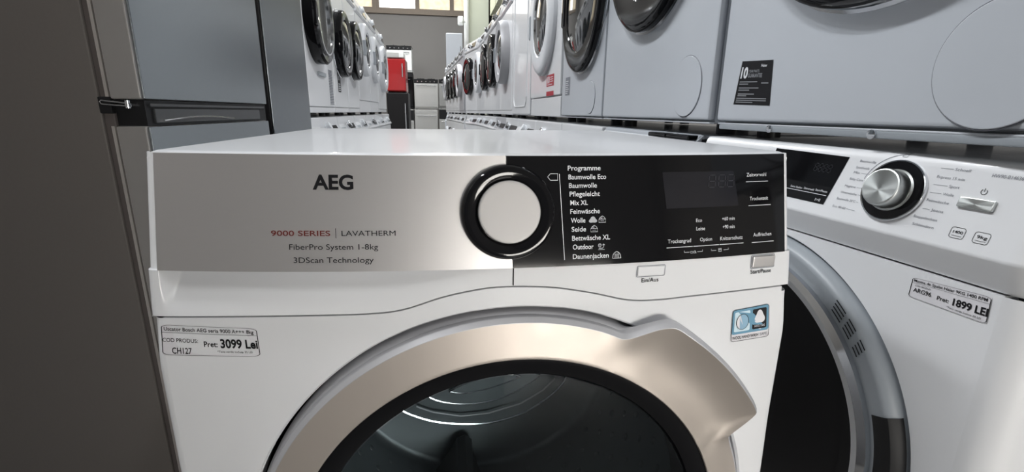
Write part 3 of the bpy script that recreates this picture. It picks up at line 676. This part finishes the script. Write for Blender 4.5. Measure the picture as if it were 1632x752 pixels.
# lower right row
LA = washer('washing_machine', 'low white washer behind the dryer corner with dark slots along its top edge', 'washing machine', (.415, .985), (.415, .445), 0, .849, .56, 'white', .2, .42, None, None, ENAMELSHADE, disp=0, dial=.02)
b = bm_(); hw = .274
box(b, .08, .165, -.004, .02, .838, .8475, .003); box(b, .169, hw-.012, -.004, .02, .838, .8475, .003); obj('dark_slot', b, BLACK, LA)
ends = [(XU-.01, .99), (XU-.01, 1.49), (XU-.01, 2.03), (XU-.01, 2.6), (.412, 3.2), (.405, 3.8), (.40, 4.4), (.392, 5.0), (.36, 5.4)]
lows = [('white lower washer with black display under the washer with grey sticker', 'white'), ('white lower washer with wide black display under the red stickered washer', 'black'), ('white lower washer below the plain white appliance', 'white'),
        ('white lower washer, fourth beyond the dark slotted one on the right', 'black'), ('silver grey lower washer in the middle of the right row', 'silver'), ('white lower washer under the first dark oval door', 'white'), ('white lower washer under the second dark oval door', 'white'),
        ('white lower washer under the white doored one', 'white'), ('white lower washer under the dark blue door', 'white'), ('white lower washer, first below the far right block', 'white'), ('white lower washer, second below the far right block', 'black'),
        ('white lower washer, third below the far right block', 'white'), ('white lower washer, fourth below the far right block', 'black'), ('white lower washer at the far end of the right row', 'white')]
segs = list(zip(ends[1:], ends))+[((.262, 5.98), (.364, 5.42))]+[(q, p) for p, q in zip([(.246, 6.2), (.209, 6.8), (.171, 7.4), (.135, 8.0), (.085, 8.6)], [(.209, 6.8), (.171, 7.4), (.135, 8.0), (.085, 8.6), (.039, 9.2)])]
for k, ((lb, st), (a, c)) in enumerate(zip(lows, segs)):
    washer('washing_machine', lb, 'washing machine', a, c, 0, .848, .5, st, .2, .42, None, None, RIMM if st == 'silver' else ENAMEL, dial=(-.09, -.04, 0)[k % 3], group='washers along the floor of the right row', lean=.045)

# ------------------------------------------------------------------ washer at the right of the dryer
B_A = radians(4); PB = Vector((.44, -.10)); dB = Vector((-sin(B_A), cos(B_A)))
WB = .56; cB = PB+dB*(.2975-.0)                       # local x = .2975 - s
WS = thing('washing_machine', 'white washer right of the dryer with chrome dial and black porthole door', 'washing machine', (cB.x, cB.y, 0), B_A-pi/2)
hx0, hx1 = -.205, .302; ZT = .849; ZS = .735; CR = .026
def corner_profile(zz, y_of):
    """front outline from left to right then round the near corner to the side"""
    return [(hx0, .02), (hx0, y_of+.006), (hx0+.006, y_of)]+[(hx1-CR-(hx1-CR-hx0-.006)*(1-k/10), y_of) for k in range(1, 11)]+[(hx1-CR+CR*sin(radians(a)), y_of+CR*(1-cos(radians(a)))) for a in (15, 30, 45, 60, 75, 90)]+[(hx1, .10)]
def shell(name, zlist, m, parent):
    rows = [[(x, y, z) for x, y in corner_profile(z, yo)] for z, yo in zlist]; b = bm_(); grid(b, rows); return obj(name, b, m, parent, 40)
b = bm_(); box(b, hx0, hx1, .101, .56, .02, .849, .006); box(b, hx0+.012, hx1-.012, .03, .11, .05, .70, .0); obj('cabinet', b, ENAMEL, WS)
fz = [(ZS, .003), (ZS+.003, .001), (.7625, -.0088), (.7645, -.0094), (.7668, -.0090), (ZT-.012, .0105), (ZT-.004, .0135), (ZT-.0008, .018), (ZT, .026)]
b = bm_(); rows = [[(x, y, z) for x, y in corner_profile(z, yo)] for z, yo in fz]; V = grid(b, rows)
back = [b.verts.new((v.co.x, .102, ZT)) for v in V[-1]]
for i in range(len(back)-1): b.faces.new((V[-1][i], V[-1][i+1], back[i+1], back[i]))
WF = obj('control_panel', b, ENAMEL, WS, 40)
BD = (.0, .482); BR = .2425
angs2 = [2*pi*k/240 for k in range(240)]
for cxx, czz in ((hx1-CR, ZS-.002), (hx0, ZS-.002), (hx1-CR, .05), (hx0, .05)): angs2.append(atan2(czz-BD[1], cxx-BD[0]) % (2*pi))
angs2.sort(); rows = []
def out2(a):
    c, s = cos(a), sin(a); q = 9
    if c > 1e-6: q = min(q, (hx1-CR-BD[0])/c)
    if c < -1e-6: q = min(q, (hx0-BD[0])/c)
    if s > 1e-6: q = min(q, (ZS-.002-BD[1])/s)
    if s < -1e-6: q = min(q, (.05-BD[1])/s)
    return q
O2 = [out2(a) for a in angs2]
for fr, yy in ((-1, .03), (-1, .004), (0, .0), (.3, .0), (.6, 0), (1, 0), (1, .02)):
    rows.append([(BD[0]+((BR+.003)+(o_-BR-.003)*fr if fr >= 0 else BR)*cos(a), yy, BD[1]+((BR+.003)+(o_-BR-.003)*fr if fr >= 0 else BR)*sin(a)) for a, o_ in zip(angs2, O2)])
b = bm_(); grid(b, rows, True)
zz = [.05, .4, ZS-.002]; arc = [(hx1-CR+CR*sin(radians(a)), CR*(1-cos(radians(a)))) for a in (0, 15, 30, 45, 60, 75, 90)]+[(hx1, .099)]
grid(b, [[(x, y, z) for x, y in arc] for z in zz]); obj('front_panel', b, ENAMEL, WS, 40)
b = box(bm_(), hx0+.01, hx1-.02, .012, .1, .02, .048, .003); obj('kick_plate', b, PLASTICW, WS)
# door of the right washer
def yB(x, z): # control panel face
    for (za, ya), (zb, yb_) in zip(fz, fz[1:]):
        if za <= z <= zb: return ya+(yb_-ya)*(z-za)/(zb-za)
    return 0
b = lathe(bm_(), [(BR-.001, .01), (BR-.001, -.006), (BR-.006, -.014), (BR-.012, -.016), (BR-.030, -.014)], *BD, 160); WD = obj('door', b, PLASTICG, WS, 40, None, 'grey outer door ring')
b = lathe(bm_(), [(BR-.030, -.010), (BR-.029, -.022), (BR-.034, -.029), (BR-.041, -.029), (BR-.0455, -.024), (BR-.046, -.015)], *BD, 160); obj('chrome_ring', b, CHROME, WD)
b = lathe(bm_(), [(BR-.045, -.018), (.18, -.024), (.10, -.030), (0, -.033)], *BD, 128); obj('door_glass', b, BLACK, WD)
b = bm_(); a0, a1 = radians(-26), radians(22)
G = [[(BD[0]+r_*cos(a0+(a1-a0)*k/16), y_, BD[1]+r_*sin(a0+(a1-a0)*k/16)) for k in range(17)] for r_, y_ in ((BR-.024, -.0165), (BR-.012, -.0172), (BR-.006, -.0158), (BR-.0003, -.0075), (BR-.0003, -.001))]; grid(b, G); obj('grip_recess', b, BLACKM, WD)
b = bm_()
for k in range(3):
    for j in range(4):
        rr = BR-.009-.0045*j; a0 = radians(55-6.2*k-.4*j); a1 = a0-radians(4.6-.8*((j*3+k) % 3))
        stroke(b, [(BD[0]+rr*cos(a0+(a1-a0)*q/4), BD[1]+rr*sin(a0+(a1-a0)*q/4)) for q in range(5)], .0016, lambda x, z: (x, -.0166, z))
ink('caution_print', b, INK, WD)
# dial
zd, xd = .8085, .157; tB = math.atan(.0188/.068)
MB = Matrix.Translation((xd, yB(xd, zd), zd)) @ Matrix.Rotation(-tB, 4, 'X')
b = lathe(bm_(), [(.0340, .002), (.0340, -.002), (.0334, -.0032), (.0322, -.003), (.0318, -.002)], 0, 0, 80, MB); WDI = obj('program_dial', b, CHROME, WF)
b = lathe(bm_(), [(.0322, -.001), (.0318, -.0026), (.026, -.0032), (.02, -.0032)], 0, 0, 80, MB); obj('dial_base', b, BLACK, WDI)
b = lathe(bm_(), [(.0232, -.002), (.0230, -.004), (.0212, -.005), (.0205, -.017), (.0196, -.0195), (.0186, -.0200), (.0180, -.0200), (0, -.0200)], 0, 0, 80, MB); obj('dial_knob', b, KNOBM, WDI)
fB = lambda o: (lambda x, z: (x, yB(x, z)-o, z))
b = bm_(); stroke(b, [(xd+.0385*cos(radians(q)), zd+.0385*sin(radians(q))) for q in range(92, 172, 4)], .0006, fB(.0004)); stroke(b, rrect(xd-.006, xd-.001, .8445, .8485, .0005), .0004, fB(.0005), True)
lab = [('Baumwolle', .1055, .1254, .8343), ('Synthetik', .1037, .121, .8268), ('Mix', .1035, .1115, .8208), ('Baby Care', .1018, .119, .8131), ('Hygiene', .0994, .1135, .8045), ('Unterwäsche', .0977, .1185, .7966), ('Baumwolle 20°C', .0959, .1205, .7886), ('Eco 40-60', .0945, .112, .779),
       ('Schnell', .2065, .2199, .8361), ('Express 15 min', .1935, .2185, .8275), ('Sport', .2079, .2171, .8198), ('Wolle', .2057, .2155, .8119), ('Feinwäsche', .1938, .2145, .8040), ('Jeans', .2018, .2131, .7954), ('Steppdecken', .1885, .2112, .7865), ('Schleudern', .1905, .2113, .7790)]
for k, (s_, x0, x1, z) in enumerate(lab):
    if k == 8: ink('programme_lettering', b, INKG, WF); b = bm_()
    text(b, s_, x0, x1, z, .0026, fB(.0004), -.002)
    if k < 8 and x1 < .1225: stroke(b, [(x1+.0015, z+.0012), (.1245, z+.0008)], .0003, fB(.0004))
    elif k >= 8 and x0 > .1945: stroke(b, [(.1935-.004*(k > 13), z+.0010), (x0-.0015, z+.0012)], .0003, fB(.0004))
ink('programme_lettering', b, INKG, WF); b = bm_(); text(b, 'HW90-B14636N', .238, .2645, .8340, .0030, fB(.0004), 0)
ink('model_lettering', b, INKG, WF)
b = bm_(); fillpoly(b, [(-.030, .8405), (.0902, .8385), (.0810, .7790), (-.030, .7790)], fB(.0005)); WP = ink('display', b, BLACK, WF)
b = bm_(); stroke(b, [(-.02, .7900), (.0805, .7900)], .0007, fB(.0009)); text(b, 'Extra Spülen', .0215, .041, .7925, .0024, fB(.0009), .008); text(b, 'Zeitvorwahl', .0435, .060, .7930, .0024, fB(.0009), .008); text(b, 'Start/Pause', .062, .080, .7935, .0024, fB(.0009), .008); text(b, 'I>II', .067, .0745, .7815, .0035, fB(.0009))
ink('display_lettering', b, WHITEINK, WP)
b = bm_()
for k in range(4): seg8(b, .047+.0068*k, .8175, .0048, .0095, fB(.0009), .0006)
ink('display_digits', b, DIGIT, WP)
b = box(bm_(), -.0148, .0148, -.003, .003, -.0052, .0052, .0014, 2, Matrix.Translation((.2368, yB(0, .8085), .8085)) @ Matrix.Rotation(-tB, 4, 'X')); obj('power_button', b, KNOBM, WF)
b = bm_(); stroke(b, [(.2377+.0024*cos(radians(q)), .8203+.0024*sin(radians(q))) for q in range(125, 416, 15)], .0005, fB(.0004)); stroke(b, [(.2377, .8205), (.2377, .8236)], .0005, fB(.0004))
ink('power_symbol', b, INK, WF)
for s_, x0 in (('1400', .2262), ('9kg', .2460)):
    b = bm_(); stroke(b, rrect(x0, x0+.0122, .7755, .7855, .0022), .0004, fB(.0004), True); text(b, s_, x0+.0022, x0+.0105, .7800, .0026, fB(.0004), .01); stroke(b, [(x0+.002, .7777), (x0+.0105, .7777)], .0003, fB(.0004)); ink('rating_badge', b, INK, WF)
# the sticker is cut off by the rounded corner of the cabinet
c4 = ((.1993, .7030), (.2705, .7035), (.2692, .7298), (.1998, .7248))
price_label(WS, quad_label(*c4, -.0004), quad_label(*c4, -.0008), 'Masina de Spalat Haier 9KG 1400 RPM', ('ARG96', (.06, .28, .60, .07), (.05, .30, .32, .19)), ('1899 LEI', (.38, .53, .30, .17), (.58, .99, .28, .27)), ('*Taxa verde inclusa 20 LEI', (.52, .93, .10, .07)), 1)

# ------------------------------------------------------------------ fridges on the left
def fridge_location(x, y0, y1): return (x, (y0+y1)/2, 0), pi/2, y1-y0
loc, rz, wd = fridge_location(-.55, .51, 1.10)
FR = thing('fridge_freezer', 'tall two door fridge with taupe side and dark steel doors left of the dryer', 'fridge', loc, rz); hw = wd/2
obj('cabinet', box(bm_(), -hw, hw, .069, .66, .03, 1.86, .004), TAUPE, FR, label='taupe steel body')
b = box(bm_(), -hw+.004, hw-.004, .052, .069, .05, 1.85, .002); obj('door_gasket', b, GASKET, FR)
b = bm_(); box(b, -hw+.001, -hw+.006, .0535, .0585, .05, .853); box(b, -hw+.001, -hw+.006, .0535, .0585, .90, 1.85); obj('gasket_edge', b, LIGHTEDGE, FR)
def fdoor(z0, z1, nm):
    b = box(bm_(), -hw, hw, .004, .052, z0, z1, .004); d = obj(nm, b, TAUPED, FR)
    b = box(bm_(), -hw+.004, hw-.002, 0, .005, z0+.001, z1-.001, .0022); obj('door_skin', b, INOX, d, label='dark steel door front'); return d
UD = fdoor(.8975, 1.86, 'upper_door'); LD = fdoor(.06, .8535, 'lower_door')
b = box(bm_(), -hw+.01, hw-.002, .006, .052, .8536, .8970); obj('door_recess', b, BLACKM, FR)
b = bm_(); box(b, -hw+.03, hw-.06, .0015, .008, .8575, .8830, .002); HP = obj('handle_pocket', b, PLASTICD, FR, label='dark grey grip strip between the doors')
b = bm_(); tube(b, [(-hw+.05+.30*k/12, -.0005, .862+.006*sin(pi*k/12)) for k in range(13)], .002, 8); obj('grip_edge', b, CHROME, HP)
b = bm_(); box(b, -hw+.02, hw-.02, .002, .007, .886, .8915, .001); obj('door_edge_strip', b, PLASTICD, UD)
b = bm_(); tube(b, [(-hw-.003, .020, .8865), (-hw-.003, .064, .8895), (-hw-.003, .0665, .893), (-hw-.003, .064, .8955), (-hw-.003, .020, .8905)], .0013, 8, True); tube(b, [(-hw-.0015, .025, .883), (-hw-.0015, .025, .896)], .004, 12); box(b, -hw-.002, -hw+.01, .02, .03, .886, .892, .001); obj('gasket_gap_fill', box(bm_(), -hw-.0015, -hw+.01, .051, .0705, .874, .9015, .002), BLACKM, FR); obj('hinge', b, CHROME, FR, label='bright metal middle hinge')  # black block put in for the dark gasket gap beside the hinge
loc, rz, wd = fridge_location(-.565, 1.185, 1.625)
F2 = thing('fridge', 'narrow dark steel fridge standing behind the taupe fridge', 'fridge', loc, rz); hw = wd/2
obj('cabinet', box(bm_(), -hw, hw, .06, .62, .02, 1.80, .004), BLACKM, F2)
d = obj('door', box(bm_(), -hw, hw, .004, .055, .06, 1.80, .006), BLACKM, F2); obj('door_skin', box(bm_(), -hw+.002, hw-.002, 0, .005, .061, 1.799, .002), INOX2, d)

# ------------------------------------------------------------------ left row, front left corner is the near one
XLr = -.66
lu = [(2.0, 2.57, 'white dryer with dark ring door open to grey glass behind the narrow dark fridge', 'grey', .205, .46, .88), (2.58, 2.99, 'slim white washer with black door and black square sticker on the left row', 'black', .190, .44, .88), (3.0, 3.43, 'slim white washer with plain black door, third on the left row', 'black', .192, .45, .86),
      (3.46, 4.02, 'white washer with white door and flap line, fourth on the left row', 'white', .20, .50, .85), (4.04, 4.56, 'white washer with white door, fifth on the left row', 'white', .2, .48, .85), (4.58, 5.24, 'white washer with bulging white door before the red fridge', 'white', .23, .45, .82)]
for k, (y0, y1, lb, st, R, dz, hh) in enumerate(lu):
    t = washer('tumble_dryer' if k == 0 else 'washing_machine', lb, 'tumble dryer' if k == 0 else 'washing machine', (XLr, y0), (XLr, y1), .85, hh, .56, st, R, (-.07 if k == 0 else -.008 if k in (1, 2) else .02, dz-(.02 if k in (1, 2) else 0)), None, .11 if k in (3, 4) else None, ENAMEL, prot=(.055, .055, .055, .045, .045, .05)[k], group='machines stacked on the left row')
    if k == 0:
        b = bm_()
        for j in range(22): box(b, .155, .235, -.003, .001, .065+j*.0085, .0695+j*.0085)
        obj('vent_slots', b, INKG, t)
        b = box(bm_(), -.09, .05, -.012, .001, .20, .222, .004); obj('door_latch', b, PLASTICG, t)
    if k == 1:
        f = quad_label((-.11, .14), (-.03, .14), (-.03, .25), (-.11, .25), -.0006); b = bm_(); fillpoly(b, [(0, 0), (1, 0), (1, 1), (0, 1)], f); q = ink('black_sticker', b, INK, t)
        f2 = quad_label((-.11, .14), (-.03, .14), (-.03, .25), (-.11, .25), -.0012); b = bm_(); text(b, '10', .15, .6, .62, .22, f2, .03)
        for j in range(4): stroke(b, [(.12, .1+.11*j), (.8, .1+.11*j)], .045, f2)
        ink('sticker_print', b, WHITEINK, q)
ll = [(2.0, 2.6, 'white lower washer with small black display behind the narrow dark fridge', 'white'), (2.61, 3.16, 'lower washer with dark glossy panel, second on the left row', 'black'), (3.17, 3.7, 'white lower washer, third on the left row', 'white'), (3.72, 4.3, 'white lower washer, fourth on the left row', 'silver'), (4.32, 4.9, 'white lower washer, fifth on the left row', 'white'), (4.92, 5.5, 'white lower washer nearest the black cabinet', 'white')]
for k, (y0, y1, lb, st) in enumerate(ll):
    washer('washing_machine', lb, 'washing machine', (XLr+.01, y0), (XLr+.01, y1), 0, .848, .56, st, .2, .42, None, None, ENAMEL, group='washers along the floor of the left row', lean=.045)

# ------------------------------------------------------------------ far end of the aisle
def small_fridge(name, label, cat, x0, x1, y, z0, z1, m, dep=.55, handle=True, trim=None):
    t = thing(name, label, cat, ((x0+x1)/2, y, z0)); hw = (x1-x0)/2; h = z1-z0
    obj('cabinet', box(bm_(), -hw, hw, .05, dep, .01, h, .02, 3), m, t); d = obj('door', box(bm_(), -hw, hw, 0, .047, .02, h-.005, .02, 3), m, t)
    if handle:
        b = bm_(); tube(b, [(hw-.05, -.03, h*.45), (hw-.05, -.03, h*.85)], .01, 10)
        for z in (.47, .83): tube(b, [(hw-.05, -.03, h*z), (hw-.05, .002, h*z)], .007, 8)
        obj('door_handle', b, CHROME, d)
    for sx in (-hw+.04, hw-.04):
        for sy in (.07, dep-.06): obj('foot', box(bm_(), sx-.015, sx+.015, sy-.015, sy+.015, 0, .012), BLACKM, t)
    return t
small_fridge('fridge', 'black under counter fridge carrying the red fridge at the far end', 'fridge', -.95, -.60, 8.0, 0, 1.185, mat('black_enamel', (.010, .009, .0095), .4, 0, 0, .05, 20, 0, None, None, .25), .6)
small_fridge('fridge', 'small bright red fridge on top of the black fridge', 'fridge', -.935, -.625, 8.0, 1.185, 1.72, RED)
t = thing('small_appliance', 'small white appliance lying on the red fridge', 'appliance', (-.78, 8.0, 1.72)); obj('casing', box(bm_(), -.15, .14, 0, .35, .006, .10, .02, 3), PIPEM, t); obj('front_panel', box(bm_(), -.14, .06, -.006, .002, .015, .09, .006), INOXL, t); obj('foot', box(bm_(), -.1, .1, .05, .3, 0, .008), BLACKM, t)
def cooker(label, x0, x1, y, z0, h, m, hob=True, oven=False, name='cooker', dep=.55, fdark=0.):
    t = thing(name, label, 'cooker' if name == 'cooker' else 'dishwasher', ((x0+x1)/2, y, z0), 0, 'stacked cookers and dishwashers at the far wall'); hw = (x1-x0)/2
    obj('cabinet', box(bm_(), -hw, hw, .03, dep, .02, h-.02, .006), m, t)
    d = obj('door', box(bm_(), -hw+.004, hw-.004, 0, .03, .06, h-.10-fdark, .006), BLACK if oven else m, t)
    b = bm_(); tube(b, [(-hw+.06, -.03, h-.15-fdark), (hw-.06, -.03, h-.15-fdark)], .008, 8)
    for s in (-hw+.07, hw-.07): tube(b, [(s, -.03, h-.15-fdark), (s, .002, h-.15-fdark)], .006, 8)
    obj('door_handle', b, CHROME, d)
    cp = obj('control_panel', box(bm_(), -hw+.002, hw-.002, -.004, .03, h-.095-fdark, h-.022, .004), BLACKM if hob or fdark else m, t)
    if hob:
        for k in range(5): obj('knob', lathe(bm_(), [(.018, 0), (.016, -.022), (0, -.022)], -hw*.7+k*hw*.35, h-.058, 16, None, True, -.004), CHROME, cp)
        b = box(bm_(), -hw, hw, -.004, dep, h-.02, h, .004)
        for sx in (-.13, .13):
            for sy in (.15, .40):
                for q in (0, 1): box(b, sx-.09 if q else sx-.008, sx+.09 if q else sx+.008, sy-.008 if q else sy-.09, sy+.008 if q else sy+.09, h, h+.02)
        obj('hob', b, BLACKM, t)
    else: obj('top_panel', box(bm_(), -hw, hw, -.002, dep, h-.02, h, .004), m, t)
    for sx in (-hw+.04, hw-.04):
        for sy in (.08, dep-.06): obj('foot', box(bm_(), sx-.015, sx+.015, sy-.015, sy+.015, 0, .022), BLACKM, t)
    return t
cooker('pale steel dishwasher at the bottom of the middle stack', -.715, -.14, 12., 0, .925, INOXL, False, name='dishwasher')
cooker('silver cooker on top of the middle stack under the grey wall', -.705, -.12, 12., .925, .725, INOXL, True)
cooker('dark fronted cooker at the foot of the left stack', -1.33, -.735, 12., 0, .925, INOXL, False, fdark=.17)
cooker('black oven cooker standing in the left stack', -1.33, -.735, 12., .925, .86, BLACKM, False, True)
cooker('white cooker topping the left stack above the black oven', -1.33, -.735, 12., 1.785, .62, PIPEM, True, fdark=0.)
cooker('grey dishwasher at the foot of the right stack', -.11, .46, 12., 0, .955, INOXL, False, fdark=.16, name='dishwasher')
cooker('grey steel cooker on the right stack beside the tall white fridge', -.10, .47, 12., .955, .70, mat('mid_inox', (.40, .40, .39), .4, .6, 0, .05, 30), True)
t = small_fridge('chest_cabinet', 'white base cabinet hidden below the tall white fridge', 'cabinet', .02, .42, 10.0, 0, .72, ENAMELSHADE, .34, False)
small_fridge('fridge', 'tall plain white fridge rising above the far end of the right row', 'fridge', .075, .415, 10.0, .72, 2.44, ENAMELSHADE, .34, True)

t = small_fridge('fridge', 'tall grey light blocker shaped as a fridge, added unseen behind the camera', 'fridge', -.52, .13, -1.75, 0, 1.85, mat('light_blocker_slate', (.09, .09, .095), .5, 0, 0, .04, 20), .6, True)  # added out of view to shade the left of the dryer front
